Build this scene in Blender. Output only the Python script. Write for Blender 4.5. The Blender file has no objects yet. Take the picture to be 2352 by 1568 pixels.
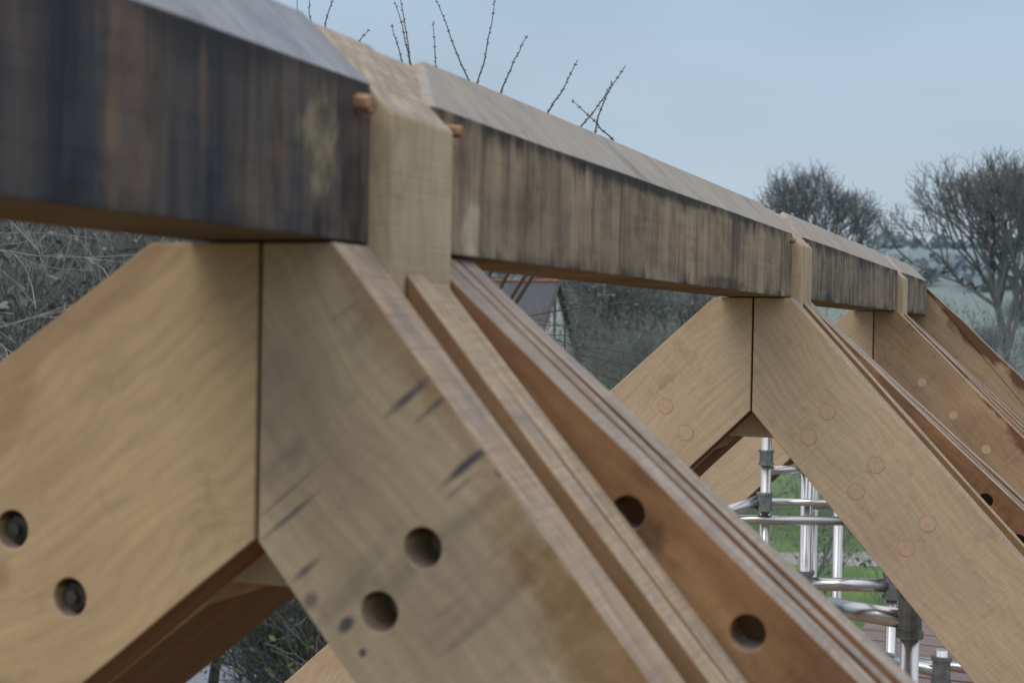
import bpy, math, random, bmesh
from mathutils import Matrix, Vector, noise

scene = bpy.context.scene
COL = scene.collection
random.seed(7)
GZ = -4.6          # ground level; the camera stands on a scaffold near ridge height

# ------------------------------------------------------------------ nodes
class NT:
    def __init__(s, name):
        s.m = bpy.data.materials.new(name); s.m.use_nodes = True
        s.t = s.m.node_tree; s.t.nodes.clear()
        s.out = s.n('ShaderNodeOutputMaterial'); s.b = s.n('ShaderNodeBsdfPrincipled')
        s.l(s.b.outputs[0], s.out.inputs[0])
    def n(s, t, **k):
        x = s.t.nodes.new(t)
        for a, v in k.items(): setattr(x, a, v)
        return x
    def l(s, a, b): s.t.links.new(a, b)
    def setv(s, sock, v):
        if isinstance(v, bpy.types.NodeSocket): s.l(v, sock)
        else: sock.default_value = v
    def coord(s, kind='Object', rnd=True):
        tc = s.n('ShaderNodeTexCoord'); o = tc.outputs[kind]
        if rnd:
            oi = s.n('ShaderNodeObjectInfo')
            m = s.n('ShaderNodeVectorMath', operation='SCALE'); m.inputs[0].default_value = (31, 17, 23)
            s.l(oi.outputs['Random'], m.inputs['Scale'])
            a = s.n('ShaderNodeVectorMath', operation='ADD'); s.l(o, a.inputs[0]); s.l(m.outputs[0], a.inputs[1])
            o = a.outputs[0]
        return o
    def noise(s, vec, sc, scale=1.0, detail=4, rough=.55, dist=0.0):
        mp = s.n('ShaderNodeMapping'); mp.inputs['Scale'].default_value = sc; s.l(vec, mp.inputs[0])
        x = s.n('ShaderNodeTexNoise'); x.inputs['Scale'].default_value = scale
        x.inputs['Detail'].default_value = detail; x.inputs['Roughness'].default_value = rough
        x.inputs['Distortion'].default_value = dist; s.l(mp.outputs[0], x.inputs['Vector'])
        return x.outputs[0]
    def ramp(s, fac, a, b, c0=(0,0,0,1), c1=(1,1,1,1)):
        r = s.n('ShaderNodeValToRGB'); e = r.color_ramp.elements
        if a > b: a, b, c0, c1 = b, a, c1, c0
        e[0].position = a; e[1].position = b; e[0].color = c0; e[1].color = c1
        s.l(fac, r.inputs[0]); return r.outputs[0]
    def mix(s, f, a, b, mode='MIX'):
        x = s.n('ShaderNodeMix', data_type='RGBA', blend_type=mode)
        s.setv(x.inputs[0], f); s.setv(x.inputs[6], a); s.setv(x.inputs[7], b); return x.outputs[2]
    def math(s, op, a, b=0.0, clamp=False):
        x = s.n('ShaderNodeMath', operation=op, use_clamp=clamp)
        s.setv(x.inputs[0], a); s.setv(x.inputs[1], b); return x.outputs[0]
    def bump(s, h, strength=.3, dist=.002):
        x = s.n('ShaderNodeBump'); x.inputs['Strength'].default_value = strength
        x.inputs['Distance'].default_value = dist; s.l(h, x.inputs['Height']); s.l(x.outputs[0], s.b.inputs['Normal'])
def c4(c): return (c[0], c[1], c[2], 1)

def add_patches(s, base, v, sp, patches):
    """stains at known places on one board: local x, z, half sizes, colours, strength, ragged edge, softness"""
    if not patches: return base
    pn = s.noise(v, (34, 26, 22), 1, 4, .65); pr = s.ramp(pn, .42, .62); pc = s.math('SUBTRACT', pn, .5)
    for (px, pz, pw, ph, ca, cb, st_, rag, soft) in patches:
        d = s.math('POWER', s.math('ABSOLUTE', s.math('DIVIDE', s.math('SUBTRACT', sp.outputs['X'], px), pw)), 2)
        e = s.math('POWER', s.math('ABSOLUTE', s.math('DIVIDE', s.math('SUBTRACT', sp.outputs['Z'], pz), ph)), 2)
        r = s.math('SQRT', s.math('ADD', d, e))
        r = s.math('ADD', r, s.math('MULTIPLY', pc, rag))
        base = s.mix(s.math('MULTIPLY', s.ramp(s.math('MULTIPLY', r, .5), .54, .54-soft*.5), st_), base, s.mix(pr, c4(ca), c4(cb)))
    return base

def rafter_mat(name, light, dark, iron=.0, edge=.0, blot=.5, top=(.50,.38,.29), saw=.5, edgecol=(.22,.10,.045), bottom=(.20,.095,.05), knots=.6, patches=()):
    s = NT(name); v = s.coord()
    wn = s.n('ShaderNodeTexNoise'); wn.inputs['Scale'].default_value = 2.2; wn.inputs['Detail'].default_value = 1; s.l(v, wn.inputs['Vector'])
    wm = s.n('ShaderNodeVectorMath', operation='SCALE'); wm.inputs['Scale'].default_value = .12; s.l(wn.outputs[1], wm.inputs[0])
    wa = s.n('ShaderNodeVectorMath', operation='ADD'); s.l(v, wa.inputs[0]); s.l(wm.outputs[0], wa.inputs[1]); vw = wa.outputs[0]
    g = s.noise(vw, (3.0, 60, 60), 1, 4, .7, .3)
    g2 = s.noise(vw, (1.3, 7, 10), 1, 4, .6, .8)
    w = s.n('ShaderNodeTexWave', wave_type='BANDS', bands_direction='Z')
    mp = s.n('ShaderNodeMapping'); mp.inputs['Scale'].default_value = (.8, 1, 1); s.l(vw, mp.inputs[0]); s.l(mp.outputs[0], w.inputs[0])
    w.inputs['Scale'].default_value = 14; w.inputs['Distortion'].default_value = 16; w.inputs['Detail'].default_value = 2; w.inputs['Detail Scale'].default_value = .5; w.inputs['Detail Roughness'].default_value = .6
    sw = s.noise(v, (170, 4, 3.2), 1, 2, .7)
    bl = s.noise(v, (3, 3, 3.5), 1, 5, .65)
    base = s.mix(s.ramp(g2, .3, .7), c4(light), c4(dark))
    base = s.mix(s.math('MULTIPLY', s.ramp(w.outputs[0], .3, 1.0), .16), base, c4([x*.6 for x in dark]))
    base = s.mix(s.math('MULTIPLY', s.ramp(g, .42, .74), .36), base, c4([x*.52 for x in dark]))
    base = s.mix(s.math('MULTIPLY', s.ramp(sw, .4, .72), saw*.36), base, c4([x*.62 for x in light]))
    base = s.mix(s.math('MULTIPLY', s.ramp(bl, .42, .74), blot), base, c4((dark[0]*.58, dark[1]*.55, dark[2]*.56)))
    sp = s.noise(v, (13, 13, 13), 1, 5, .7)
    base = s.mix(s.math('MULTIPLY', s.ramp(sp, .57, .72), .38), base, c4([x*.40 for x in dark]))
    if knots:
        vo = s.n('ShaderNodeTexVoronoi', feature='F1'); mk2 = s.n('ShaderNodeMapping'); mk2.inputs['Scale'].default_value = (1.6, .2, 3.4)
        s.l(v, mk2.inputs[0]); s.l(mk2.outputs[0], vo.inputs['Vector']); vo.inputs['Scale'].default_value = 1.0
        kd = s.math('ADD', vo.outputs['Distance'], s.math('MULTIPLY', s.math('SUBTRACT', sp, .5), .16))
        base = s.mix(s.math('MULTIPLY', s.ramp(kd, .10, .04), knots), base, c4([x*.32 for x in dark]))
        ring = s.math('SINE', s.math('MULTIPLY', kd, 170.0)); rm = s.ramp(kd, .22, .08)
        base = s.mix(s.math('MULTIPLY', s.math('MULTIPLY', s.ramp(ring, .2, .9), rm), .3*knots), base, c4([x*.5 for x in dark]))
    tc = s.n('ShaderNodeTexCoord'); sp3 = s.n('ShaderNodeSeparateXYZ'); s.l(tc.outputs['Object'], sp3.inputs[0])
    if iron:
        n3 = s.noise(v, (5, 5, 3), 1, 4, .6)
        base = s.mix(s.math('MULTIPLY', s.ramp(n3, .5, .68), iron*.38), base, (.15, .14, .125, 1))
        n1 = s.noise(v, (26, 8, 5.0), 1, 3, .55, .5)
        base = s.mix(s.math('MULTIPLY', s.math('MULTIPLY', s.ramp(n1, .56, .66), s.ramp(n3, .48, .56)), iron*.4), base, (.08, .08, .085, 1))
    if edge:
        az = s.math('MULTIPLY', sp3.outputs['Z'], 6.5)
        nn = s.noise(v, (2.6, 2.6, 5), 1, 4, .62)
        mk = s.ramp(s.math('ADD', az, s.math('MULTIPLY', s.math('SUBTRACT', nn, .5), 2.6)), .78, .98)
        base = s.mix(s.math('MULTIPLY', mk, edge), base, c4(edgecol))
    base = add_patches(s, base, v, sp3, patches)
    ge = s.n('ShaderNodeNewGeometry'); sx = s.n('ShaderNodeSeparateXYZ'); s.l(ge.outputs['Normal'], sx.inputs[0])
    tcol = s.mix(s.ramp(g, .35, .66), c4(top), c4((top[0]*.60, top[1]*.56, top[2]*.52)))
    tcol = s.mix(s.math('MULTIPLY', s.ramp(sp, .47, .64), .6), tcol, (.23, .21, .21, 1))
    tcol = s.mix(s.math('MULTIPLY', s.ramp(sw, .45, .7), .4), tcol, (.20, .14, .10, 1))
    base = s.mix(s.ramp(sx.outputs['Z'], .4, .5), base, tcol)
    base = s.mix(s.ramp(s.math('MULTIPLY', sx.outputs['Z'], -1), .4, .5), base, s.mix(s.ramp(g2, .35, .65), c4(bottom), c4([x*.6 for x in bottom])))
    s.l(base, s.b.inputs['Base Color']); s.b.inputs['Roughness'].default_value = .85
    s.b.inputs['Specular IOR Level'].default_value = .2
    s.bump(sw, .45, .0018)
    return s.m

def beam_mat(name, cA, cB, cC, top=(.40,.36,.33), topB=(.20,.19,.20), patches=(), edgef=.6, topC=(.36,.26,.18), bot=((.24,.155,.09),(.12,.08,.055))):
    """streaks run across the beam (saw kerfs)"""
    s = NT(name); v = s.coord()
    st = s.noise(v, (26, 8, 2.0), 1, 3, .6, .35)
    st2 = s.noise(v, (9, 5, 1.4), 1, 2, .5, .5)
    fine = s.noise(v, (160, 20, 6), 1, 2, .7)
    big = s.noise(v, (3.6, 2, 9), 1, 5, .65, .6)
    gr = s.noise(v, (4, 70, 70), 1, 3, .6)
    base = s.mix(s.ramp(big, .38, .60), c4(cA), c4(cB))
    base = s.mix(s.math('MULTIPLY', s.ramp(st2, .46, .66), .6), base, c4(cC))
    base = s.mix(s.math('MULTIPLY', s.ramp(st, .50, .70), .6), base, c4([x*1.15 for x in cC]))
    base = s.mix(s.math('MULTIPLY', s.ramp(st, .46, .32), .7), base, c4([cA[0]*.38, cA[1]*.42, cA[2]*.52]))
    base = s.mix(s.math('MULTIPLY', s.ramp(fine, .42, .66), .28), base, c4([x*.5 for x in cA]))
    base = s.mix(s.math('MULTIPLY', s.ramp(gr, .5, .72), .25), base, c4([x*.6 for x in cA]))
    blo = s.noise(v, (11, 5, 9), 1, 5, .7, .3)
    base = s.mix(s.math('MULTIPLY', s.ramp(blo, .54, .66), .5), base, c4([x*.4 for x in cA]))
    tc = s.n('ShaderNodeTexCoord'); sp = s.n('ShaderNodeSeparateXYZ'); s.l(tc.outputs['Object'], sp.inputs[0])
    ez = s.math('ABSOLUTE', s.math('SUBTRACT', sp.outputs['Z'], .170)); nz = s.noise(v, (9, 5, 3), 1, 4, .65)
    em = s.ramp(s.math('ADD', ez, s.math('MULTIPLY', s.math('SUBTRACT', nz, .5), .16)), .068, .100)
    base = s.mix(s.math('MULTIPLY', em, edgef), base, (.035, .035, .042, 1))
    base = add_patches(s, base, v, sp, patches)
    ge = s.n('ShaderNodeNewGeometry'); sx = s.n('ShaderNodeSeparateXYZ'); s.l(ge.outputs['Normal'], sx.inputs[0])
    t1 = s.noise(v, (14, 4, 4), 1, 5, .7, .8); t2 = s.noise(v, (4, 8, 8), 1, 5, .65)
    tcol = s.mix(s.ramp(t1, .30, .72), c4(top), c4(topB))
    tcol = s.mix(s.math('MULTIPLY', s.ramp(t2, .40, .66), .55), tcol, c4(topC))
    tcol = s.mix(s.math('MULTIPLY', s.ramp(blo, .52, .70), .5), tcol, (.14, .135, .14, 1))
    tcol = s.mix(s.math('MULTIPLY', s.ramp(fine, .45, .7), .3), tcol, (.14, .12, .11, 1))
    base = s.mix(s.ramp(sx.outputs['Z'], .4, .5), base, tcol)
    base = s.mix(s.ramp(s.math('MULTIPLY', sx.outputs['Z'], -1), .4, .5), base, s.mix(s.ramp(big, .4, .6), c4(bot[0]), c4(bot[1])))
    s.l(base, s.b.inputs['Base Color']); s.b.inputs['Roughness'].default_value = .88
    s.b.inputs['Specular IOR Level'].default_value = .15
    s.bump(fine, .6, .0025)
    return s.m

def simple_mat(name, a, b, scale=5, rough=.8, metal=0.0, bumps=.3, sc=(1,1,1), spec=.3):
    s = NT(name); v = s.coord(); n = s.noise(v, sc, scale, 3, .6)
    s.l(s.mix(s.ramp(n, .35, .65), c4(a), c4(b)), s.b.inputs['Base Color'])
    s.b.inputs['Roughness'].default_value = rough; s.b.inputs['Metallic'].default_value = metal
    s.b.inputs['Specular IOR Level'].default_value = spec
    if bumps: s.bump(n, bumps, .002)
    return s.m

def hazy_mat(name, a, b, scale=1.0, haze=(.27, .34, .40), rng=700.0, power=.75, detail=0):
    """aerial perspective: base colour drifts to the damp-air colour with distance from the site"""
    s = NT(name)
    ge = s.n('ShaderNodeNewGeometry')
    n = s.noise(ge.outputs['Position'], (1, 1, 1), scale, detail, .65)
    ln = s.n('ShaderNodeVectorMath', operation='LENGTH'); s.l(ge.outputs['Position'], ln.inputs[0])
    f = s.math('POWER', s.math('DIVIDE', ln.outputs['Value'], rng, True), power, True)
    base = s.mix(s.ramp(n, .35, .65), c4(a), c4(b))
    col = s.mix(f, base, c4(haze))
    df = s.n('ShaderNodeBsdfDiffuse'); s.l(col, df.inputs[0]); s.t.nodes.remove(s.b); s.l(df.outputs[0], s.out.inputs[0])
    return s.m

# ------------------------------------------------------------------ object helpers
def top(o, label, cat, group=None):
    o["label"] = label; o["category"] = cat
    if group: o["group"] = group
def empty(name, loc, label, cat, group=None):
    e = bpy.data.objects.new(name, None); e.empty_display_size = .2
    COL.objects.link(e); e.matrix_world = Matrix.Translation(loc); top(e, label, cat, group)
    return e
def mesh_obj(name, verts, faces, mat, parent=None, mw=None, smooth=False):
    me = bpy.data.meshes.new(name); me.from_pydata([tuple(v) for v in verts], [], faces); me.update()
    if mat: me.materials.append(mat)
    if smooth:
        for p in me.polygons: p.use_smooth = True
    o = bpy.data.objects.new(name, me)
    if mw is not None: o.matrix_world = mw
    COL.objects.link(o)
    if parent is not None:
        o.parent = parent
        o.matrix_parent_inverse = Matrix.Translation(parent.matrix_world.translation).inverted() if parent.type == 'EMPTY' else parent.matrix_world.inverted()
    return o
def apply_mods(o):
    bpy.context.view_layer.update()
    dg = bpy.context.evaluated_depsgraph_get()
    me = bpy.data.meshes.new_from_object(o.evaluated_get(dg)); o.modifiers.clear(); o.data = me

def cyl_data(p0, p1, r0, r1=None, n=20, cap=True):
    r1 = r0 if r1 is None else r1
    p0, p1 = Vector(p0), Vector(p1); d = (p1-p0).normalized()
    a = d.orthogonal().normalized(); b = d.cross(a); V = []; F = []
    for i in range(n):
        t = 2*math.pi*i/n; q = a*math.cos(t)+b*math.sin(t); V.append(p0+q*r0); V.append(p1+q*r1)
    for i in range(n):
        j = (i+1) % n; F.append((2*i, 2*j, 2*j+1, 2*i+1))
    if cap: F.append([2*i for i in range(n)][::-1]); F.append([2*i+1 for i in range(n)])
    return V, F
def join(parts):
    V = []; F = []
    for v, f in parts:
        k = len(V); V += list(v); F += [tuple(i+k for i in q) for q in f]
    return V, F
def box_data(x0, x1, y0, y1, z0, z1):
    V = [(x, y, z) for x in (x0, x1) for y in (y0, y1) for z in (z0, z1)]
    F = [(0,1,3,2), (4,6,7,5), (0,4,5,1), (2,3,7,6), (0,2,6,4), (1,5,7,3)]
    return V, F

def prism(name, poly, y0, y1, org, ang, mat, parent, holes=(), bev=.0022):
    """board cut to a 2-D outline in the truss plane (world X,Z), thickness along ridge; local x runs along the grain"""
    c, s_ = math.cos(ang), math.sin(ang)
    X = Vector((c, 0, s_)); Z = Vector((-s_, 0, c)) if c > 0 else Vector((s_, 0, -c)); Yv = Z.cross(X)
    mw = Matrix(((X.x, Yv.x, Z.x, org[0]), (X.y, Yv.y, Z.y, y0), (X.z, Yv.z, Z.z, org[1]), (0, 0, 0, 1)))
    inv = mw.inverted(); n = len(poly)
    area = sum(poly[i][0]*poly[(i+1) % n][1]-poly[(i+1) % n][0]*poly[i][1] for i in range(n))
    if area < 0: poly = poly[::-1]
    V = [inv @ Vector((p[0], y0, p[1])) for p in poly]+[inv @ Vector((p[0], y1, p[1])) for p in poly]
    F = [tuple(range(n)), tuple(range(2*n-1, n-1, -1))]+[(i, i+n, (i+1) % n+n, (i+1) % n) for i in range(n)]
    o = mesh_obj(name, V, F, mat, parent, mw)
    cut = None
    if holes:
        parts = [cyl_data((h[0], y0+h[2], h[1]), (h[0], y1+h[3], h[1]), h[4], n=32) for h in holes]
        v, f = join(parts)
        cut = mesh_obj("cutter", v, f, None)
        bm = bmesh.new(); bm.from_mesh(cut.data); bmesh.ops.recalc_face_normals(bm, faces=bm.faces); bm.to_mesh(cut.data); bm.free()
    bm = bmesh.new(); bm.from_mesh(o.data); bmesh.ops.recalc_face_normals(bm, faces=bm.faces); bm.to_mesh(o.data); bm.free()
    if cut:
        md = o.modifiers.new("b", 'BOOLEAN'); md.object = cut; md.solver = 'EXACT'; md.operation = 'DIFFERENCE'
    if bev:
        md = o.modifiers.new("v", 'BEVEL'); md.width = bev; md.segments = 2; md.limit_method = 'ANGLE'; md.angle_limit = math.radians(35)
    apply_mods(o)
    if cut: bpy.data.objects.remove(cut)
    return o

# ------------------------------------------------------------------ materials
IR, IR2 = (.035,.045,.072), (.085,.088,.105)
M_T1L = rafter_mat("oak_pale", (.60,.43,.265), (.48,.335,.195), blot=.36, edge=.35, saw=.3, edgecol=(.22,.12,.07), bottom=(.19,.10,.05),
    patches=[(.30,-.02,.055,.035,(.24,.155,.09),(.34,.22,.13),.5,1.2,.5)])
BR = (.22,.12,.05)
M_T1R = rafter_mat("oak_iron_stained", (.54,.425,.30), (.42,.32,.22), iron=.7, edge=.0, blot=.34, saw=.8,
    patches=[(.36,.115,.24,.055,BR,(.30,.18,.09),.75,1.0,.6), (.60,.13,.3,.04,BR,(.28,.16,.08),.6,1.2,.6), (-.03,.135,.14,.028,(.24,.13,.07),(.31,.19,.11),.55,1.0,.6),
             (.019,.105,.0065,.040,IR,IR2,.85,1.0,.8), (.045,.118,.004,.028,IR,IR2,.6,1.0,.8), (.114,.112,.006,.044,IR,IR2,.9,1.0,.8), (.142,.140,.008,.010,IR,IR2,.9,.9,.6), (.128,.095,.004,.03,IR2,IR2,.5,.9,.8),
             (.164,-.105,.009,.014,IR,IR2,.9,.9,.6), (.198,-.108,.005,.006,IR,IR2,.85,.7,.6), (.033,-.085,.004,.050,IR,IR2,.7,1.0,.8), (.012,-.07,.003,.06,IR2,IR2,.5,1.0,.8), (.09,-.108,.005,.028,IR,IR2,.7,1.0,.8), (.12,-.125,.010,.012,IR,IR2,.6,1.0,.7),
             (-.09,-.04,.10,.10,(.23,.19,.155),(.30,.24,.18),.55,.9,.9)])
M_ORG = rafter_mat("oak_tannin_brown", (.48,.28,.145), (.26,.13,.065), iron=.5, edge=.4, blot=.9, top=(.43,.37,.33), edgecol=(.10,.055,.035),
    patches=[(.18,.06,.05,.03,(.13,.06,.03),(.22,.11,.06),.7,1.5,.6), (.42,.0,.10,.05,(.16,.08,.04),(.30,.17,.09),.6,1.6,.6), (.30,.10,.03,.02,(.08,.04,.025),(.16,.08,.05),.7,1.5,.6), (.62,.09,.12,.05,(.15,.07,.035),(.28,.16,.09),.6,1.5,.6)])
M_T2 = rafter_mat("oak_fresh_sawn", (.62,.47,.325), (.54,.40,.27), blot=.28, saw=.8, edge=.2, edgecol=(.34,.19,.11))
M_IN = rafter_mat("oak_inner_board", (.36,.22,.12), (.25,.145,.075), blot=.5, saw=.5, edge=.2, top=(.54,.42,.31))
M_T3 = rafter_mat("oak_water_stained", (.49,.335,.21), (.37,.24,.14), iron=.5, edge=1.0, blot=.5, edgecol=(.18,.08,.04))
M_POST = rafter_mat("oak_post", (.59,.475,.345), (.48,.37,.255), blot=.38, top=(.50,.42,.35), saw=.45, knots=0, bottom=(.24,.105,.055))
M_B1 = beam_mat("weathered_beam_dark", (.050,.060,.084), (.088,.080,.086), (.21,.155,.125), top=(.36,.38,.43), topB=(.20,.235,.30), edgef=.65, topC=(.33,.28,.25), bot=((.15,.105,.065),(.09,.065,.045)),
    patches=[(1.322, .184, .042, .058, (.30,.255,.18), (.14,.12,.09), .85, 1.2, .35), (1.24, .19, .016, .045, (.16,.105,.07), (.07,.05,.045), .6, 1.3, .5), (1.405,.14,.03,.06,(.02,.02,.022),(.05,.05,.045),.6,1.3,.5),
             (.98,.17,.012,.09,(.24,.165,.12),(.12,.09,.07),.6,1.0,.6), (.80,.17,.008,.12,(.22,.15,.11),(.12,.09,.07),.6,1.0,.6), (1.11,.20,.007,.08,(.2,.14,.11),(.12,.09,.07),.55,1.0,.6)])
M_B2 = beam_mat("weathered_beam_brown", (.20,.16,.13), (.35,.27,.20), (.43,.335,.245), edgef=.9, top=(.42,.39,.365), topB=(.27,.255,.25), topC=(.38,.315,.25),
    patches=[(1.735, .120, .034, .040, (.54,.47,.37), (.43,.34,.24), .85, 1.2, .4), (2.21, .232, .011, .038, (.50,.41,.27), (.38,.30,.18), .7, .9, .5), (1.70,.20,.03,.05,(.14,.11,.09),(.2,.15,.11),.5,1.2,.5), (3.2,.10,.25,.018,(.05,.045,.045),(.1,.08,.07),.7,1.2,.5), (3.95,.18,.09,.09,(.08,.07,.06),(.14,.11,.085),.6,1.2,.6),
             (2.6,.262,.9,.018,(.035,.037,.045),(.07,.065,.065),.8,1.3,.6)])
M_B3 = beam_mat("weathered_beam_grey", (.14,.12,.11), (.27,.215,.175), (.35,.28,.215), edgef=.85, top=(.42,.40,.385), topB=(.26,.25,.25))
M_PEG = simple_mat("peg_oak", (.40,.24,.15), (.22,.12,.07), 90, sc=(1,1,1), bumps=.8)
M_PLUG = simple_mat("plug_oak", (.57,.39,.285), (.50,.335,.235), 90, bumps=.1)
M_RIM = simple_mat("plug_joint", (.32,.215,.145), (.25,.165,.11), 90, bumps=0)
M_IRON = simple_mat("bolt_steel", (.07,.065,.058), (.035,.033,.03), 60, .55, .3)

# ------------------------------------------------------------------ roof frame
XS = -.828
def line_edge(x0, z0, slope, x1, step=.09, jit=.0012):
    n = max(2, int(abs(x1-x0)/step)); out = []
    for i in range(n+1):
        x = x0+(x1-x0)*i/n; j = 0 if i in (0,) else random.uniform(-jit, jit)
        out.append((x, z0-slope*abs(x-x0)+j))
    return out
def leaf(parent, side, y0, y1, up, low, xend, mat, name="rafter", xstart=None, holes=(), ztop=.084, jit=.0016):
    gap = .0028
    xs = XS+side*gap if xstart is None else xstart
    ux, uz, us = up; lz, ls = low
    zt = lambda x: uz-us*side*(x-ux)
    zb = lambda x: lz-ls*side*(x-XS)
    xc = ux+side*(uz-ztop)/us
    if xstart is None: pts = [(xs, ztop)] + line_edge(xc, ztop, us, xend, jit=jit)
    else: pts = line_edge(xs, min(zt(xs), ztop), us, xend, jit=jit)
    pts += line_edge(xs, zb(xs), ls, xend, jit=jit)[::-1]
    ang = math.atan(us)
    ang = -ang if side > 0 else math.pi+ang
    return prism(name, pts, y0, y1, (xc, (zt(xc)+zb(xc))/2), ang, mat, parent, holes)

def truss(y0, L, R, RB, mats, label, holesL=(), holesR=(), holesB=(), nz=-.236):
    mL, mR, mO, mTop, mP = mats
    e = empty("roof_truss", (XS, y0, -.3), label, "roof truss", "oak roof trusses under the ridge")
    yA = y0+.085; yB = yA+.166
    hl = [(h[0], h[1], -.02, -.050, .0225) for h in holesL]
    hr = [(h[0], h[1], -.02, -.012, .0215) for h in holesR]
    hb = [(h[0], h[1], -.02, .02, .0205) for h in holesB]
    rl = leaf(e, -1, y0, yA-.001, L[0], (nz, L[1]), -3.9, mL, holes=hl)
    rr = leaf(e, +1, y0, yA-.001, R[0], (nz, R[1]), 1.0, mR, holes=hr)
    leaf(e, +1, yA+.036, yA+.086, (R[0][0], R[0][1]+.006, R[0][2]-.02), (nz-.01, R[1]), 1.0, mTop, xstart=-.7095)
    leaf(e, +1, yA+.098, yA+.148, (R[0][0], R[0][1]-.002, (R[0][2]*.90+RB[2]*.10)), (nz-.01, R[1]), 1.0, mTop, xstart=-.7095)
    leaf(e, -1, yA+.002, yB-.001, (L[0][0], L[0][1]-.004, L[0][2]), (nz-.004, L[1]), -3.9, mL, xstart=-.9465)
    leaf(e, +1, yB+.001, yB+.056, RB, (nz, RB[2]*1.03), 1.0, mO, holes=hb)
    leaf(e, +1, yB+.072, yB+.100, (RB[0]-.006, RB[1]+.002, RB[2]*.99), (nz, RB[2]*1.0), 1.0, mO)
    leaf(e, +1, yB+.112, yB+.160, (RB[0]-.012, RB[1]+.006, RB[2]*.97), (nz, RB[2]*1.0), 1.0, mO)
    leaf(e, -1, yB+.001, yB+.160, L[0], (nz, L[1]), -3.9, mL)
    poly = [(-.945, -.307), (-.711, -.307), (-.711, .232), (-.7835, .303), (XS, .3455), (-.872, .304), (-.945, .232)]
    prism("post", poly, yA, yB, (XS, 0), math.radians(90), mP, e, bev=.003)
    prism("tenon", [(-.912, .20), (-.744, .20), (-.744, .257), (XS, .3410), (-.912, .257)], yB+.001, yB+.19, (XS, 0), math.radians(90), mP, e, bev=.002)
    return e, rl, rr

t1, t1l, t1r = truss(1.358, ((-.971,.084,.66), .80), ((-.739,.084,1.205), 1.17), (-.708,.050,.885),
    (M_T1L, M_T1R, M_ORG, M_IN, M_POST), "oak roof truss with open bolt bores and dark stains",
    holesL=[(-1.159,-.252), (-1.075,-.325), (-1.30,-.345), (-1.22,-.42)],
    holesR=[(-.628,-.235), (-.677,-.306), (-.494,-.388), (-.545,-.46), (-.36,-.54), (-.41,-.61)],
    holesB=[(-.482,-.219), (-.338,-.345), (-.39,-.43)], nz=-.239)
t2, t2l, t2r = truss(3.934, ((-.938,.084,.905), .985), ((-.726,.084,1.10), 1.148), (-.712,.062,.93),
    (M_T2, M_T2, M_ORG, M_IN, M_POST), "pale oak roof truss with plugged peg holes",
    holesB=[(-.222,-.468), (-.133,-.575)], nz=-.226)
t3, t3l, t3r = truss(6.489, ((-.936,.084,1.0), 1.0), ((-.725,.084,1.0), 1.0), (-.715,.068,.95),
    (M_T2, M_T3, M_ORG, M_T3, M_POST), "oak roof truss with rust brown water stains", nz=-.228)

def plug(parent, x, z, y, r=.0225):
    a = cyl_data((x, y-.0010, z), (x, y+.03, z), r*.965, n=28); b = cyl_data((x, y-.0005, z), (x, y+.02, z), r*1.01, n=28)
    v, f = join([a, b]); o = mesh_obj("wooden_plug", v, f, M_PLUG, parent); o.data.materials.append(M_RIM)
    for i, p in enumerate(o.data.polygons):
        if i >= len(a[1]): p.material_index = 1
    return o
for x, z in [(-1.072,-.224), (-1.012,-.297), (-1.21,-.36), (-1.15,-.43)]: plug(t2l, x, z, 3.934)
for x, z in [(-.62,-.223), (-.669,-.293), (-.488,-.361), (-.539,-.434), (-.352,-.508), (-.405,-.577)]: plug(t2r, x, z, 3.934)
for x, z in [(-.616,-.224), (-.482,-.362), (-.344,-.504)]: plug(t3r, x, z, 6.489, .020)
for x, z in [(-1.10,-.28), (-1.03,-.36)]: plug(t3l, x, z, 6.489, .020)
def bolt(parent, x, z, y):
    parts = [cyl_data((x, y+.020, z), (x, y+.0345, z), .0222, n=28), cyl_data((x, y+.010, z), (x, y+.020, z), .0165, n=6),
             cyl_data((x, y+.002, z), (x, y+.010, z), .0078, .0068, n=16)]
    v, f = join(parts)
    mesh_obj("bolt", v, f, M_IRON, parent)
for x, z in [(-1.159,-.252), (-1.075,-.325), (-1.30,-.345), (-1.22,-.42)]: bolt(t1l, x, z, 1.358)

e4 = empty("roof_truss", (XS, 7.95, -.3), "brown oak gable truss with waney edge", "roof truss", "oak roof trusses under the ridge")
M_T4 = rafter_mat("oak_waney_brown", (.49,.355,.23), (.37,.255,.155), iron=.4, edge=1.0, blot=.5, edgecol=(.13,.07,.04))
leaf(e4, +1, 7.955, 8.06, (-.739,.232,.97), (-.12, .97), 1.2, M_T4, ztop=.318, jit=.006)
leaf(e4, -1, 7.955, 8.06, (-.917,.232,.97), (-.12, .97), -3.6, M_T4, ztop=.318, jit=.006)

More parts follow.
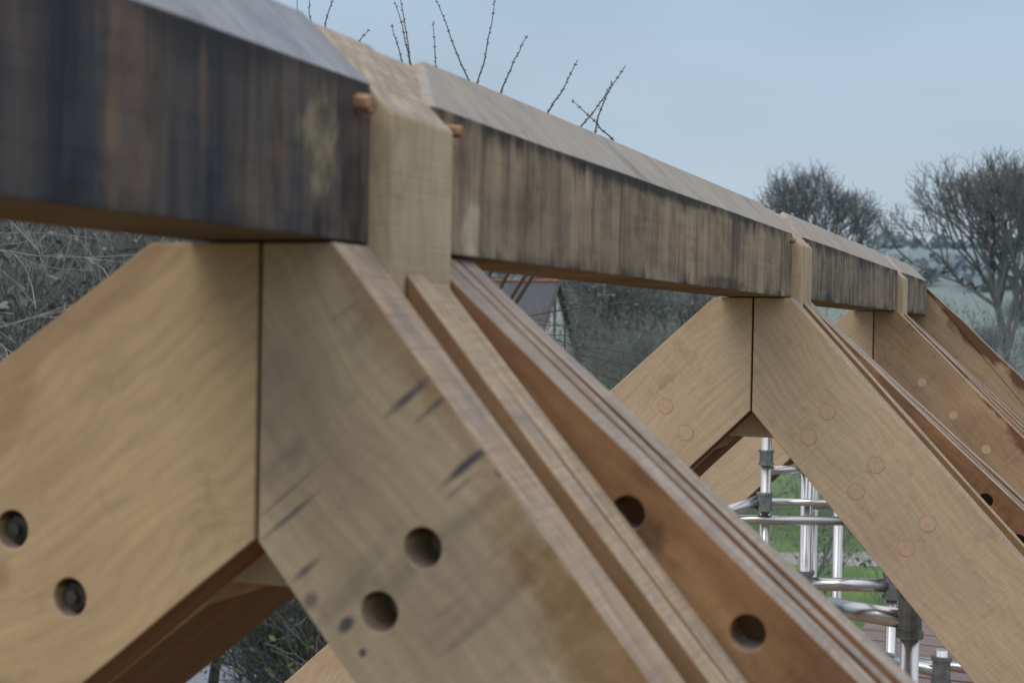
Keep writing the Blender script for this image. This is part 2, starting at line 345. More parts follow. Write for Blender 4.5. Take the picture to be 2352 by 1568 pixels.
def ridge(y0, y1, mat, label, pegs=(), skew=.155):
    sec = [(-.739, .0865), (-.739, .265), (-.828, .353), (-.919, .265), (-.919, .0865)]
    N = max(3, int((y1-y0)/.35)); V = []; F = []
    mw = Matrix(((0, -1, 0, XS), (1, 0, 0, 0), (0, 0, 1, 0), (0, 0, 0, 1))); inv = mw.inverted()
    for i in range(N+1):
        for k, (x, z) in enumerate(sec):
            ys = y0+(skew if k == 2 else 0)
            y = ys+(y1-ys)*i/N
            jx = jz = 0
            if k in (1, 2, 3): jz = random.uniform(-.0013, .0013); jx = random.uniform(-.001, .001) if k == 2 else 0
            V.append(inv @ Vector((x+jx, y, z+jz)))
    m = len(sec)
    for i in range(N):
        for k in range(m):
            a = i*m+k; b = i*m+(k+1) % m; F.append((a, b, b+m, a+m))
    F.append((0, 1, 3, 4)); F.append((1, 2, 3)); F.append(tuple(N*m+i for i in range(m)))
    o = mesh_obj("ridge_beam", V, F, mat, None, mw)
    bm = bmesh.new(); bm.from_mesh(o.data); bmesh.ops.recalc_face_normals(bm, faces=bm.faces); bm.to_mesh(o.data); bm.free()
    md = o.modifiers.new("v", 'BEVEL'); md.width = .0025; md.segments = 2; md.limit_method = 'ANGLE'; md.angle_limit = math.radians(30)
    apply_mods(o); top(o, label, "ridge beam", "oak ridge beams")
    rp_ = random.Random(4)
    for (y, z, ln, r) in pegs:
        v, f = cyl_data((-.76, y, z), (-.739+ln, y-.005, z-.004), r, r*.85, n=7)
        v = [p+Vector((rp_.uniform(-.0025, .0025) if p.x > -.745 else 0, rp_.uniform(-.0012, .0012), rp_.uniform(-.0015, .0015))) for p in v]
        mesh_obj("wooden_peg", v, f, M_PEG, o)
    return o
ridge(-1.4, 1.441, M_B1, "dark blue-grey weathered oak ridge beam", pegs=[(1.412, .241, .018, .0125)], skew=0)
ridge(1.611, 4.017, M_B2, "brown streaked oak ridge beam between posts", pegs=[(1.636, .240, .029, .0095), (3.99, .246, .014, .008)])
ridge(4.187, 6.572, M_B3, "grey brown weathered oak ridge beam", pegs=[(4.21, .246, .014, .008)])
ridge(6.742, 7.95, M_B3, "short weathered oak ridge beam at the gable")

M_BOUNCE_FLOOR = simple_mat("bounce_floor_board", (.34,.24,.16), (.24,.17,.11), 2.0, .8, sc=(6, 1, 6))
v, f = box_data(-4.2, 2.6, -2.5, 7.2, -2.75, -2.62)
o = mesh_obj("bounce_floor", v, f, M_BOUNCE_FLOOR); o["kind"] = "structure"  # out of view; added to bounce warm light onto the rafter undersides

# ------------------------------------------------------------------ scaffold
def alu():
    s = NT("aluminium_tube"); v = s.coord(); n = s.noise(v, (3, 3, 1.5), 2, 3, .6)
    s.l(s.mix(s.ramp(n, .3, .7), (.66, .67, .69, 1), (.52, .53, .55, 1)), s.b.inputs['Base Color'])
    s.l(s.ramp(n, .3, .7, (.22,)*3+(1,), (.34,)*3+(1,)), s.b.inputs['Roughness']); s.b.inputs['Metallic'].default_value = 1
    return s.m
M_ALU = alu(); M_CPL = simple_mat("cast_coupler", (.30,.31,.33), (.19,.20,.21), 30, .5, .7)
sc = empty("scaffold_tower", (-.8, 5.9, GZ), "silver aluminium scaffold tower with tube couplers", "scaffold")
def tube(p0, p1, r=.025, name="scaffold_tube"):
    v, f = cyl_data(p0, p1, r, n=24); o = mesh_obj(name, v, f, M_ALU, sc)
    for p in o.data.polygons: p.use_smooth = len(p.vertices) == 4
    return o
def coupler(p, axis, r=.034, ln=.09):
    p = Vector(p); d = Vector(axis).normalized()
    v, f = join([cyl_data(p-d*ln/2, p+d*ln/2, r, n=20), cyl_data(p-d*ln*.62, p-d*ln*.45, r*1.15, n=20), cyl_data(p+d*ln*.45, p+d*ln*.62, r*1.15, n=20)])
    mesh_obj("coupler", v, f, M_CPL, sc)
Zu = (0, 0, 1)
tube((-.453,4.55,GZ), (-.453,4.55,-.78), .029); coupler((-.453,4.55,-.86), Zu, .036, .13)
tube((-.69,6.17,GZ), (-.69,6.17,-.98)); tube((-.45,5.73,GZ), (-.45,5.73,-1.22)); coupler((-.45,5.73,-1.30), Zu)
tube((-1.03,6.04,GZ), (-1.03,6.04,-.60)); tube((-1.17,5.88,GZ), (-1.17,5.88,-.44), .022); coupler((-1.17,5.88,-.53), Zu, .028, .05)
tube((-1.22,7.35,GZ), (-1.22,7.35,-.78), .025); tube((-1.13,7.6,GZ), (-1.13,7.6,-.9), .025)
tube((-1.17,5.88,-.585), (-1.03,6.04,-.585), .018)
tube((-1.45,5.74,-.785), (-.82,6.01,-.785), .019); tube((-1.17,5.95,-.72), (-.78,6.10,-.72), .015)
tube((-1.40,5.70,-.785), (-1.17,5.88,-.70), .024); coupler((-1.17,5.86,-.71), Zu, .030, .06)
tube((-1.22,7.30,-.89), (-.5,7.5,-.89), .02)
tube((-1.03,6.04,-1.065), (-.69,6.17,-1.065), .028)
tube((-.715,4.665,-.888), (-.453,4.55,-.888), .030)
tube((-.74,5.95,-1.31), (-.45,5.73,-1.31), .024); tube((-.69,6.17,-1.37), (-.2,6.1,-1.37), .022)
coupler((-.69,6.17,-1.065), Zu); coupler((-1.03,6.04,-1.065), Zu)
M_DECK = simple_mat("wet_deck_board", (.27,.15,.11), (.17,.10,.075), 2.5, .35, 0, .2, sc=(1, 8, 8), spec=.5)
dk = empty("scaffold_deck", (0, 6.8, -1.56), "wet reddish timber scaffold deck", "scaffold deck")
for i in range(13):
    y = 5.05+i*.235
    v, f = box_data(-1.02+.02*random.random(), 1.6, y, y+.222, -1.60+.004*random.random(), -1.56+.004*random.random())
    mesh_obj("deck_board", v, f, M_DECK, dk)

# ------------------------------------------------------------------ terrain
def gh(x, y):
    d = math.hypot(x, y)
    t = min(max((d-55)/445, 0), 1); z = GZ+30*(3*t*t-2*t**3)
    if d > 520: z -= min((d-520)*.02, 14)
    z += (noise.noise(Vector((x*.005, y*.005, 0)))*6)*t
    return z
def ground():
    V = []; F = []; rings = [0, 8, 15, 22, 30, 40, 50, 60, 75, 90, 110, 130, 150, 175, 200, 230, 260, 290, 320, 350, 380, 410, 440, 470, 500, 530, 570, 650, 900, 1600]
    n = 160; V.append((0, 0, GZ))
    for r in rings[1:]:
        for i in range(n):
            a = 2*math.pi*i/n; x, y = r*math.cos(a), r*math.sin(a); V.append((x, y, gh(x, y)))
    for i in range(n): F.append((0, 1+i, 1+(i+1) % n))
    for k in range(len(rings)-2):
        for i in range(n):
            a = 1+k*n+i; b = 1+k*n+(i+1) % n; F.append((a, a+n, b+n, b))
    s = NT("meadow"); ge = s.n('ShaderNodeNewGeometry'); P = ge.outputs['Position']
    n1 = s.noise(P, (1, 1, 1), .9, 5, .7); n2 = s.noise(P, (1, 1, 1), .012, 2, .5); n3 = s.noise(P, (1, 1, 1), 5, 4, .75)
    lawn = s.mix(s.ramp(n1, .38, .62), (.13, .24, .05, 1), (.07, .14, .035, 1)); lawn = s.mix(s.math('MULTIPLY', s.ramp(n3, .42, .62), .5), lawn, (.12, .125, .06, 1))
    yard = s.mix(s.ramp(n1, .35, .65), (.14, .12, .085, 1), (.10, .115, .055, 1))
    far = s.mix(s.ramp(n2, .47, .52), (.15, .19, .13, 1), (.11, .12, .09, 1))
    ln = s.n('ShaderNodeVectorMath', operation='LENGTH'); s.l(P, ln.inputs[0]); d = ln.outputs['Value']
    near = s.mix(s.ramp(s.math('DIVIDE', d, 100), .18, .21), yard, lawn)
    c = s.mix(s.ramp(s.math('DIVIDE', d, 100), .4, .6), near, far)
    f = s.math('POWER', s.math('DIVIDE', d, 500, True), .8, True)
    c = s.mix(f, c, (.22, .29, .335, 1))  # distance haze painted into the ground's base colour
    s.l(c, s.b.inputs['Base Color']); s.b.inputs['Roughness'].default_value = .95; s.b.inputs['Specular IOR Level'].default_value = .05
    s.bump(n3, .5, .05)
    o = mesh_obj("ground", V, F, s.m, smooth=True); o["kind"] = "structure"
ground()
pv = []; pf = []
for i in range(31):
    t = (i-15)*1.2; cx = -4.6+t*.931+.25*math.sin(t*.3); cy = 29.1+t*.365+.8*math.sin(t*.13)
    wd = .75+.14*math.sin(i*2.1)
    pv += [(cx+.3, cy-wd, GZ+.006), (cx-.3, cy+wd, GZ+.006)]
    if i: pf.append((2*i-2, 2*i, 2*i+1, 2*i-1))
o = mesh_obj("path", pv, pf, simple_mat("gravel", (.33,.33,.325), (.20,.205,.195), 3, .9)); o["kind"] = "structure"

# ------------------------------------------------------------------ vegetation
def tube_mesh(segs, n=3):
    V = []; F = []
    for p0, p1, r0, r1 in segs:
        d = p1-p0
        if d.length < 1e-6: continue
        a = d.orthogonal().normalized(); b = d.normalized().cross(a); k = len(V)
        for q, r in ((p0, r0), (p1, r1)):
            for i in range(n):
                t = 2*math.pi*i/n; V.append(q+(a*math.cos(t)+b*math.sin(t))*r)
        for i in range(n):
            j = (i+1) % n; F.append((k+i, k+j, k+n+j, k+n+i))
    return V, F
def grow(rg, segs, p, d, length, r, lev, maxlev, nb, spread, upb, rmin, tips=None, wig=.16):
    steps = 4 if lev < 2 else 3
    q = p.copy(); dd = d.copy()
    for i in range(steps):
        dd = (dd+Vector((rg.gauss(0, wig), rg.gauss(0, wig), rg.gauss(0, wig)+upb*.15))).normalized()
        q2 = q+dd*(length/steps); r2 = max(r*(1-.45*(i+1)/steps), rmin)
        segs.append((q.copy(), q2.copy(), max(r*(1-.45*i/steps), rmin), r2)); q = q2
        if lev < maxlev and i >= (1 if lev == 0 else 0):
            for _ in range(nb if i else max(1, nb-1)):
                ax = Vector((rg.gauss(0, 1), rg.gauss(0, 1), rg.gauss(0, .6))); ax = (ax-dd*ax.dot(dd)).normalized()
                nd = (dd*math.cos(spread)+ax*math.sin(spread)*rg.uniform(.6, 1.25)+Vector((0, 0, upb*.35))).normalized()
                grow(rg, segs, q, nd, length*rg.uniform(.52, .74), r2*.62, lev+1, maxlev, nb, spread, upb, rmin, tips, wig)
    if tips is not None and lev >= maxlev-1: tips.append(q.copy())
def fork(rg, segs, p, d, length, r, lev, maxlev, spread, rmin):
    """repeatedly forking limbs: open crown of a field tree"""
    q = p.copy(); dd = d.copy(); st = 3
    for i in range(st):
        dd = (dd+Vector((rg.gauss(0, .10), rg.gauss(0, .10), rg.gauss(0, .07)+.03))).normalized()
        q2 = q+dd*(length/st); segs.append((q.copy(), q2.copy(), max(r*(1-.09*i), rmin), max(r*(1-.09*(i+1)), rmin))); q = q2
        if lev >= maxlev-4 and rg.random() < .7:
            ax = Vector((rg.gauss(0, 1), rg.gauss(0, 1), rg.gauss(0, 1))); ax = (ax-dd*ax.dot(dd)).normalized()
            t = (dd*.7+ax*.7).normalized(); l = length*rg.uniform(.35, .8); segs.append((q.copy(), q+t*l*.5, rmin*1.1, rmin)); segs.append((q+t*l*.5, q+t*l*.5+(t+Vector((0,0,.25))).normalized()*l*.5, rmin, rmin*.8))
    if lev >= maxlev: return
    n = 3 if (lev < 2 or rg.random() < .28) else 2
    a0 = rg.uniform(0, 6.28); e1 = dd.orthogonal().normalized(); e2 = dd.cross(e1)
    for k in range(n):
        a = a0+k*2*math.pi/n+rg.uniform(-.4, .4); sp = spread*rg.uniform(.6, 1.3)
        nd = (dd*math.cos(sp)+(e1*math.cos(a)+e2*math.sin(a))*math.sin(sp)+Vector((0, 0, .10))).normalized()
        fork(rg, segs, q, nd, length*rg.uniform(.70, .90), max(r*.70, rmin), lev+1, maxlev, spread, rmin)
def finish_tree(trunkseg, segs, tips, h, width):
    zs = sorted(s_[1].z for s_ in segs); k = h/zs[int(len(zs)*.996)-1]; kx = k
    if width:
        rad = sorted(math.hypot(s_[1].x, s_[1].y) for s_ in segs)[int(len(segs)*.96)]; kx = width/2/rad
    def sv(a): return Vector((a.x*kx, a.y*kx, a.z*k))
    sc_ = lambda S: [(sv(a), sv(b), c, d) for a, b, c, d in S]
    return sc_(trunkseg), sc_(segs), [sv(t) for t in tips]
def field_tree_mesh(seed, h, r, width, trunk=.28, maxlev=7, spread=.42, rmin=.011):
    rg = random.Random(seed); trunkseg = []; segs = []
    grow(rg, trunkseg, Vector((0, 0, 0)), Vector((0, 0, 1)), h*trunk, r, 0, 0, 0, 0, .3, rmin, wig=.04)
    tp = trunkseg[-1][1]
    for i in range(5):
        a = i*1.3+rg.uniform(-.3, .3); t = rg.uniform(.25, .75) if i else .05
        fork(rg, segs, tp-Vector((0, 0, .15*i)), Vector((math.cos(a)*t, math.sin(a)*t, 1)).normalized(), h*.16, r*.58, 0, maxlev-1, spread, rmin)
    return finish_tree(trunkseg, segs, [], h, width)
def bare_tree_mesh(seed, h, r, maxlev=4, nb=2, spread=.75, upb=.5, rmin=.008, trunk=.34, limbs=5, lean=(.35, .85), width=None):
    rg = random.Random(seed); trunkseg = []; segs = []; tips = []
    grow(rg, trunkseg, Vector((0, 0, 0)), Vector((0, 0, 1)), h*trunk, r, 0, 0, 0, 0, .3, rmin, wig=.05)
    tp = trunkseg[-1][1]; tr = trunkseg[-1][3]
    for i in range(limbs):
        a = i*2*math.pi/limbs+rg.uniform(-.3, .3); t = rg.uniform(*lean)
        grow(rg, segs, tp-Vector((0, 0, rg.uniform(0, h*trunk*.35))), Vector((math.cos(a)*t, math.sin(a)*t, 1)).normalized(), h*rg.uniform(.30, .38), tr*.7, 0, maxlev, nb, spread, upb, rmin, tips)
    return finish_tree(trunkseg, segs, tips, h, width)
def leaf_quads(pts, n, spread, size, rg):
    V = []; F = []
    for _ in range(n):
        c = rg.choice(pts)+Vector((rg.gauss(0, spread), rg.gauss(0, spread), rg.gauss(0, spread)))
        a = Vector((rg.gauss(0, 1), rg.gauss(0, 1), rg.gauss(0, 1))).normalized(); b = a.orthogonal().normalized(); s_ = size*rg.uniform(.5, 1.4)
        k = len(V); V += [c-a*s_, c+b*s_*.5, c+a*s_, c-b*s_*.5]; F.append((k, k+1, k+2, k+3))
    return V, F
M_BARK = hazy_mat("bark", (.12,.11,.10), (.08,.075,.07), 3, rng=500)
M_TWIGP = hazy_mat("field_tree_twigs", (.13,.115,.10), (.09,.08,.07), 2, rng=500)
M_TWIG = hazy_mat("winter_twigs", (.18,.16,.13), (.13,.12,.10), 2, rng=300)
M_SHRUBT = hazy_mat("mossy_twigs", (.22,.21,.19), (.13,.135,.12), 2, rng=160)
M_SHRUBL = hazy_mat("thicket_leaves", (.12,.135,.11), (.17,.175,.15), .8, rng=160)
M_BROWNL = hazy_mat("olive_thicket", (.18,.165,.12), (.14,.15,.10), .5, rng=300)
M_ORANGE = simple_mat("orange_berries", (.55,.12,.03), (.40,.08,.02), 5)
def build_tree(name, tmesh, loc, label, cat, group, mats, leaves=0, lsize=.06, lmat=None, lspread=.25, seed=1):
    tr, cr, tips = tmesh
    e = empty(name, loc, label, cat, group)
    mw = Matrix.Translation(loc)
    v, f = tube_mesh(tr, 8); mesh_obj("trunk", v, f, mats[0], e, mw, True)
    v, f = tube_mesh(cr, 3); mesh_obj("crown", v, f, mats[1], e, mw)
    if leaves:
        v, f = leaf_quads([q[1] for q in cr[::3]], leaves, lspread, lsize, random.Random(seed)); mesh_obj("foliage", v, f, lmat, e, mw)
    return e
def copy_thing(src, loc, rot, s_):
    e = src.copy(); COL.objects.link(e); e.matrix_world = Matrix.Translation(loc) @ Matrix.Rotation(rot, 4, 'Z') @ Matrix.Scale(s_, 4)
    for ch in src.children:
        c = ch.copy(); COL.objects.link(c); c.parent = e; c.matrix_parent_inverse = ch.matrix_parent_inverse.copy(); c.matrix_basis = ch.matrix_basis.copy()
    return e
def bearing(deg, dist):
    """angle in degrees to the left of the ridge line, distance from the site"""
    a = math.radians(deg); return (-math.sin(a)*dist, math.cos(a)*dist)
def at(deg, d): x, y = bearing(deg, d); return (x, y, gh(x, y))

build_tree("bare_tree", field_tree_mesh(14, 12.6, .26, 11.0, trunk=.28), at(2.4, 68), "large open-crowned bare winter tree on the meadow", "tree", "bare trees in the fields", (M_BARK, M_TWIGP))
build_tree("bare_tree", field_tree_mesh(27, 13.3, .22, 8.8, trunk=.35, spread=.46), at(9.5, 82), "round-crowned bare winter tree", "tree", "bare trees in the fields", (M_BARK, M_TWIGP))
A = build_tree("bare_tree", bare_tree_mesh(31, 6.4, .10, maxlev=4, rmin=.005, trunk=.2), at(38, 15), "tangled bare garden tree with mossy branches", "tree", "bare garden trees", (M_BARK, M_SHRUBT), leaves=2600, lsize=.05, lmat=M_SHRUBL, lspread=.3)
B = build_tree("bare_tree", bare_tree_mesh(37, 8.2, .14, maxlev=3, nb=3, rmin=.010, trunk=.15), at(16.5, 56), "bushy grey brown winter tree", "tree", "bare hedgerow trees", (M_BARK, M_TWIG), leaves=1800, lsize=.085, lmat=M_BROWNL, lspread=.35)
rg = random.Random(5)
for deg, d, s_ in [(44,13,.95),(41,19,1.1),(35,22,1.1),(33,16,.85),(30,14,.42),(28.5,17,.5),(39,30,1.3),(46,24,1.2)]:
    copy_thing(A, at(deg, d), rg.uniform(0, 6), s_)
for deg, d, s_ in [(25,44,.62),(21.5,66,.8),(18.5,64,.8),(15.2,50,.6),(14,58,.75),(17.0,75,.95),(12,66,.7),
                   (5.5,84,.40),(1,100,.40),(3,120,.45),(6.5,110,.55),(13,95,.9),(18,100,1.0),(-.5,130,.5),(5,140,.6),(1.8,150,.6),(35,46,1.1),(42,46,1.1)]:
    copy_thing(B, at(deg, d), rg.uniform(0, 6), s_)
def shrub(name, seed, h, loc, label, leaves, lm, extra=None, sp=.12, stems=16, ml=3):
    rgs = random.Random(seed); segs = []; tips = []
    for i in range(stems):
        a = rgs.uniform(0, 6.28); t = rgs.uniform(.2, 1.0)
        grow(rgs, segs, Vector((rgs.gauss(0, .15), rgs.gauss(0, .15), 0)), Vector((math.cos(a)*t, math.sin(a)*t, 1)).normalized(), h*rgs.uniform(.6, .95), .018, 0, ml, 2, .7, .5, .0035, tips)
    e = empty(name, loc, label, "shrub"); mw = Matrix.Translation(loc)
    v, f = tube_mesh(segs, 3); mesh_obj("stems", v, f, M_SHRUBT, e, mw)
    v, f = leaf_quads([q[1] for q in segs], leaves, sp, .035, rgs); mesh_obj("foliage", v, f, lm, e, mw)
    if extra:
        parts = []
        for _ in range(12):
            c = rgs.choice(tips) + Vector((rgs.gauss(0,.05),)*3)
            parts.append(cyl_data(c-Vector((0,0,.02)), c+Vector((0,0,.02)), .020, .014, n=6))
        v, f = join(parts); b = mesh_obj("berries", v, f, extra, e, mw); b["kind"] = "stuff"
    return e
M_GREENL = hazy_mat("bramble_leaves", (.16,.20,.075), (.10,.12,.055), 3)
M_DARKL = hazy_mat("dark_bramble_leaves", (.085,.10,.045), (.055,.065,.035), 3)
shrub("shrub", 3, 1.5, (-6.5, 12.0, GZ), "leafy green shrub with a few orange berries", 2400, M_GREENL, M_ORANGE)
shrub("shrub", 4, 1.9, (-8.6, 17.5, GZ), "dense green brown shrub", 2000, M_GREENL)
shrub("shrub", 5, 2.1, (-1.75, 14.5, GZ), "sprawling mossy shrub by the lawn", 260, M_DARKL, stems=9, ml=2)
shrub("shrub", 14, 2.4, (-3.9, 22.0, GZ), "sprawling mossy shrub by the lawn", 400, M_DARKL, stems=7, ml=2, sp=.2)
for sd_, h_, px, py in [(6,3.2,-7.5,34.5),(8,3.4,-4.6,34.5),(9,3.0,-11.0,33.5),(10,3.0,-2.0,35.5)]:
    shrub("shrub", sd_, h_, (px, py, GZ), "dark leafy shrub at the lawn edge", 2400, M_DARKL, sp=.3, stems=12)

def orchard():
    rgs = random.Random(2)
    base = Vector((-3.5, 7.4, GZ)); e = empty("orchard_tree", base, "bare orchard tree with upright budding shoots", "tree")
    tr = []; p = base.copy(); hub = Vector((-3.4, 7.3, -.6)); N = 8; r = .11
    for i in range(N):
        q = base.lerp(hub, (i+1)/N)+Vector((rgs.gauss(0, .03), rgs.gauss(0, .03), 0)); tr.append((p, q, r, r*.94)); r *= .94; p = q
    v, f = tube_mesh(tr, 8); mesh_obj("trunk", v, f, M_BARK, e, None, True)
    shoots = [(-4.02,1.80,-3.95,1.2),(-3.93,1.80,-3.86,1.35),(-3.72,1.85,-3.87,1.45),(-3.60,1.58,-3.72,1.40),(-3.44,1.72,-3.36,1.25),(-3.50,1.62,-3.43,1.30),
              (-3.33,1.66,-3.25,1.22),(-3.37,1.78,-3.25,1.22),(-3.13,1.69,-2.95,1.22),(-2.88,1.72,-2.95,1.22),(-2.68,1.50,-2.83,1.20),(-2.39,1.35,-2.60,1.08),
              (-2.25,1.26,-2.44,1.00),(-2.46,1.17,-2.25,.96),(-2.12,1.30,-2.26,.93)]
    segs = []
    for k, (tx, tz, bx, bz) in enumerate(shoots):
        yy = 7.0+(-.15+.05*(k % 7)); b = Vector((bx, yy, bz)); t = Vector((tx, yy+rgs.uniform(-.1, .1), tz))
        d = t-b; nst = 7; prev = b; side = d.cross(Vector((0, 1, 0))).normalized(); bow = rgs.uniform(-.03, .03)
        for i in range(1, nst+1):
            f_ = i/nst; q = b.lerp(t, f_)+side*(bow*math.sin(math.pi*f_)+rgs.gauss(0, .003)); segs.append((prev, q, .0048*(1-.6*(i-1)/nst), .0048*(1-.6*f_)))
            for s_ in (-1, 1):
                pb = prev.lerp(q, rgs.uniform(.2, .8)); segs.append((pb, pb+(side*s_*.009+d.normalized()*.008), .0036, .002))
            prev = q
        mid = hub.lerp(b, .5)+Vector((0, rgs.uniform(-.1, .2), -.18)); prev = hub
        for i in range(1, 9):
            f_ = i/8; q = hub*(1-f_)**2+mid*2*f_*(1-f_)+b*f_*f_+Vector((rgs.gauss(0, .012), 0, rgs.gauss(0, .012))); segs.append((prev, q, max(.02*(1-.75*(i-1)/8), .0048), max(.02*(1-.75*f_), .0048))); prev = q
    for k in range(5):
        a = Vector((rgs.uniform(-3.4, -2.7), 7.1, rgs.uniform(-.2, .15))); d = Vector((rgs.uniform(.5, 1), rgs.uniform(-.3, .3), rgs.uniform(-.35, .12))).normalized()
        grow(rgs, segs, a, d, rgs.uniform(.6, 1.1), .0045, 1, 2, 1, .45, 0, .0024, None, .08)
    v, f = tube_mesh(segs, 5); mesh_obj("crown", v, f, simple_mat("orchard_twig", (.085,.07,.065), (.11,.085,.075), 6), e, None)
orchard()
def near_left():
    e = empty("orchard_tree", (-6.4, 6.2, GZ), "lichen-pale orchard tree with drooping branches", "tree"); rgs = random.Random(12); segs = []; tr = []
    tr.append((Vector((-6.9, 6.4, GZ)), Vector((-6.7, 6.3, -2)), .10, .08)); tr.append((Vector((-6.7, 6.3, -2)), Vector((-6.5, 6.3, .3)), .08, .05))
    for k in range(6):
        d = Vector((rgs.uniform(-.2, 1), rgs.uniform(-.5, .4), rgs.uniform(-.5, .3))).normalized()
        grow(rgs, segs, Vector((-6.6, 6.3, rgs.uniform(-.3, .6))), d, rgs.uniform(.9, 1.5), .010, 0, 2, 2, .6, -.1, .0022, None, .13)
    v, f = tube_mesh(tr, 8); mesh_obj("trunk", v, f, M_BARK, e); v, f = tube_mesh(segs, 5); mesh_obj("crown", v, f, simple_mat("lichen_twig", (.32,.32,.32), (.17,.165,.16), 6), e)
near_left()

def woodland():
    rgs = random.Random(77); V = []; F = []
    for i in range(2200):
        deg = rgs.uniform(-6, 50); d = rgs.uniform(200, 535); x, y = bearing(deg, d)
        if noise.noise(Vector((x*.011, y*.011, 3))) < .02 and d < 480: continue
        z = gh(x, y); h = rgs.uniform(2.5, 6)*(.8+.5*noise.noise(Vector((x*.03, y*.03, 9)))); w = rgs.uniform(2.0, 3.4)
        for k in range(26):
            u = Vector((rgs.gauss(0, 1), rgs.gauss(0, 1), rgs.gauss(0, 1))).normalized()*rgs.uniform(.4, 1)
            c = Vector((x+u.x*w, y+u.y*w, z+h*.5+u.z*h*.5)); a = Vector((rgs.gauss(0, 1), rgs.gauss(0, 1), rgs.gauss(0, 1))).normalized()*rgs.uniform(.4, 1.0); b = a.orthogonal()
            q = len(V); V += [c-a, c+b, c+a, c-b]; F.append((q, q+1, q+2, q+3))
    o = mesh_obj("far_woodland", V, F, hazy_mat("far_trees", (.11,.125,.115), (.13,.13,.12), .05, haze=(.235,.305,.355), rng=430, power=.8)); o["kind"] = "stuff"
    o["label"] = "hazy mixed woodland covering the far hillside"; o["category"] = "woodland"
woodland()

# ------------------------------------------------------------------ house
def house():
    X0, X1 = -15.2, -21.5; Yc = 42.4; hw = 2.0; zr = 1.35; ze = -.85
    e = empty("house", (-18, Yc, GZ), "white gabled house with dark slate roof and orange ridge tiles", "house")
    white = simple_mat("white_render", (.80,.81,.82), (.72,.73,.75), 2); slate = simple_mat("slate", (.065,.067,.08), (.09,.093,.11), 6, .6, sc=(1, 3, 3))
    black = simple_mat("black_timber", (.07,.065,.065), (.10,.09,.08), 3); orange = simple_mat("ridge_tile", (.30,.12,.08), (.22,.09,.06), 6); glass = simple_mat("window_glass", (.10,.22,.42), (.14,.28,.5), 2, .15, spec=.6)
    sec = [(Yc-hw, GZ), (Yc+hw, GZ), (Yc+hw, ze), (Yc, zr-.08), (Yc-hw, ze)]; n = 5
    V = [(X0, a, b) for a, b in sec]+[(X1, a, b) for a, b in sec]; F = [tuple(range(n)), tuple(range(2*n-1, n-1, -1))]+[(i, (i+1) % n, (i+1) % n+n, i+n) for i in range(n)]
    mesh_obj("wall", V, F, white, e)
    sl = (zr-ze)/hw; ov = .3
    def slab(sg):
        a = (Yc, zr); b = (Yc+sg*(hw+ov), zr-sl*(hw+ov)); V = []
        for x in (X0+.12, X1-.12):
            V += [(x, a[0], a[1]), (x, b[0], b[1]), (x, b[0], b[1]-.10), (x, a[0], a[1]-.10)]
        return V, [(0,1,2,3), (7,6,5,4), (0,4,5,1), (1,5,6,2), (2,6,7,3), (3,7,4,0)]
    v, f = join([slab(-1), slab(1)]); roof = mesh_obj("roof", v, f, slate, e)
    v, f = cyl_data((X0+.14, Yc, zr+.01), (X1-.14, Yc, zr+.01), .06, n=10); mesh_obj("ridge_tiles", v, f, orange, roof)
    parts = []
    for sg in (-1, 1):
        a = Vector((X0+.15, Yc, zr-.08)); b = Vector((X0+.15, Yc+sg*(hw+ov), zr-sl*(hw+ov)-.08)); parts.append(cyl_data(a, b, .05, n=4))
    for yy in (-1.0, 0, 1.0): parts.append(box_data(X0+.01, X0+.05, Yc+yy-.04, Yc+yy+.04, GZ, zr-sl*abs(yy)-.15))
    parts.append(box_data(X0+.012, X0+.055, Yc-hw, Yc+hw, ze-.08, ze+.01))
    v, f = join(parts); mesh_obj("timber_frame", v, f, black, e)
    dx = -19.6
    v, f = box_data(dx-.8, dx+.8, Yc-1.7, Yc-.3, -.6, .95); d = mesh_obj("dormer", v, f, white, e)
    v, f = box_data(dx-.6, dx+.6, Yc-1.73, Yc-1.69, -.35, .75); w = mesh_obj("window", v, f, glass, d)
house()
v = []; f = []
for i in range(9):
    for j in range(9):
        u, w = (i-4)/4, (j-4)/4; v.append((-9.6+u*1.3, 15.2+w*1.2, GZ+.45*(1-max(abs(u), abs(w))**3)*(1+.12*noise.noise(Vector((u*3, w*3, 1))))))
for i in range(8):
    for j in range(8): a = i*9+j; f.append((a, a+9, a+10, a+1))
o = mesh_obj("tarpaulin", v, f, simple_mat("blue_white_sheet", (.60,.66,.76), (.45,.50,.60), 2, .4), smooth=True); top(o, "pale blue tarpaulin over a garden stack", "tarpaulin")

# ------------------------------------------------------------------ camera
cam = bpy.data.cameras.new("Camera"); co = bpy.data.objects.new("Camera", cam); COL.objects.link(co)
al = math.radians(21.381); pi_ = -math.radians(.703); rl = math.radians(1.0)
fw = Vector((-math.sin(al)*math.cos(pi_), math.cos(al)*math.cos(pi_), math.sin(pi_))); rt = Vector((math.cos(al), math.sin(al), 0)); up = rt.cross(fw)
r2 = rt*math.cos(rl)+up*math.sin(rl); u2 = -rt*math.sin(rl)+up*math.cos(rl)
co.matrix_world = Matrix(((r2.x, u2.x, -fw.x, 0), (r2.y, u2.y, -fw.y, 0), (r2.z, u2.z, -fw.z, 0), (0, 0, 0, 1)))
cam.sensor_width = 23.5; cam.lens = 3300/2352*23.5; cam.clip_start = .05; cam.clip_end = 3000
cam.dof.use_dof = True; cam.dof.focus_distance = 4.2; cam.dof.aperture_fstop = 3.8; cam.dof.aperture_blades = 7
scene.camera = co

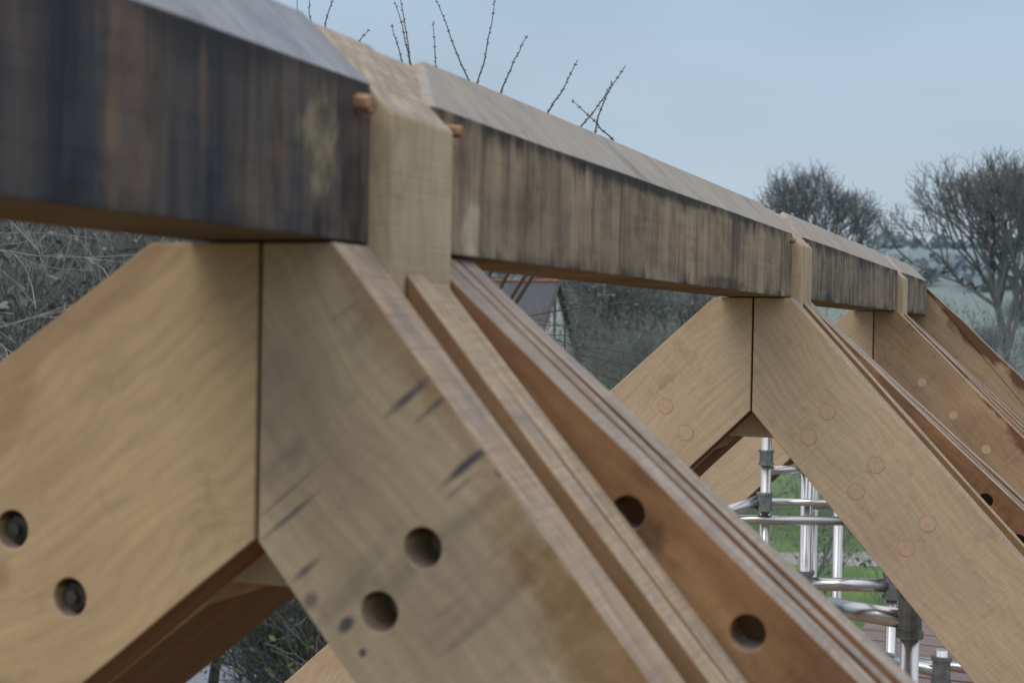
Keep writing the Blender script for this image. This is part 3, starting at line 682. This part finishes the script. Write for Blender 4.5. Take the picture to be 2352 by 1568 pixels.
# ------------------------------------------------------------------ light
el, rot = math.radians(48), math.radians(200)
w = bpy.data.worlds.new("World"); scene.world = w; w.use_nodes = True; t = w.node_tree; t.nodes.clear()
out = t.nodes.new('ShaderNodeOutputWorld'); add = t.nodes.new('ShaderNodeAddShader')
sky = t.nodes.new('ShaderNodeTexSky'); sky.sky_type = 'NISHITA'; sky.sun_disc = False; sky.sun_elevation = el; sky.sun_rotation = rot
b1 = t.nodes.new('ShaderNodeBackground'); b1.inputs[1].default_value = .02; t.links.new(sky.outputs[0], b1.inputs[0])
tc = t.nodes.new('ShaderNodeTexCoord'); sx = t.nodes.new('ShaderNodeSeparateXYZ'); t.links.new(tc.outputs['Generated'], sx.inputs[0])
rp = t.nodes.new('ShaderNodeValToRGB'); t.links.new(sx.outputs['Z'], rp.inputs[0]); e = rp.color_ramp.elements
e[0].position = 0; e[0].color = (.40, .45, .515, 1); e[1].position = .22; e[1].color = (.37, .475, .575, 1); q = e.new(.55); q.color = (.92, .94, .96, 1); q = e.new(1.0); q.color = (1.2, 1.18, 1.16, 1)
nz = t.nodes.new('ShaderNodeTexNoise'); nz.inputs['Scale'].default_value = 2.6; nz.inputs['Detail'].default_value = 4
mp = t.nodes.new('ShaderNodeMapping'); mp.inputs['Scale'].default_value = (1, 1, 3.5); t.links.new(tc.outputs['Generated'], mp.inputs[0]); t.links.new(mp.outputs[0], nz.inputs[0])
mr = t.nodes.new('ShaderNodeMapRange'); mr.inputs[1].default_value = .3; mr.inputs[2].default_value = .7; mr.inputs[3].default_value = .90; mr.inputs[4].default_value = 1.09; t.links.new(nz.outputs[0], mr.inputs[0])
b2 = t.nodes.new('ShaderNodeBackground'); t.links.new(rp.outputs[0], b2.inputs[0]); t.links.new(mr.outputs[0], b2.inputs[1])
t.links.new(b1.outputs[0], add.inputs[0]); t.links.new(b2.outputs[0], add.inputs[1]); t.links.new(add.outputs[0], out.inputs[0])
sd = bpy.data.lights.new("sun", 'SUN'); sd.energy = .95; sd.angle = math.radians(35); sd.color = (1, .95, .89)
so = bpy.data.objects.new("sun", sd); COL.objects.link(so)
dirv = Vector((math.sin(rot)*math.cos(el), math.cos(rot)*math.cos(el), math.sin(el)))
so.rotation_euler = dirv.to_track_quat('Z', 'Y').to_euler()
scene.view_settings.view_transform = 'Standard'; scene.view_settings.look = 'None'; scene.view_settings.exposure = 0
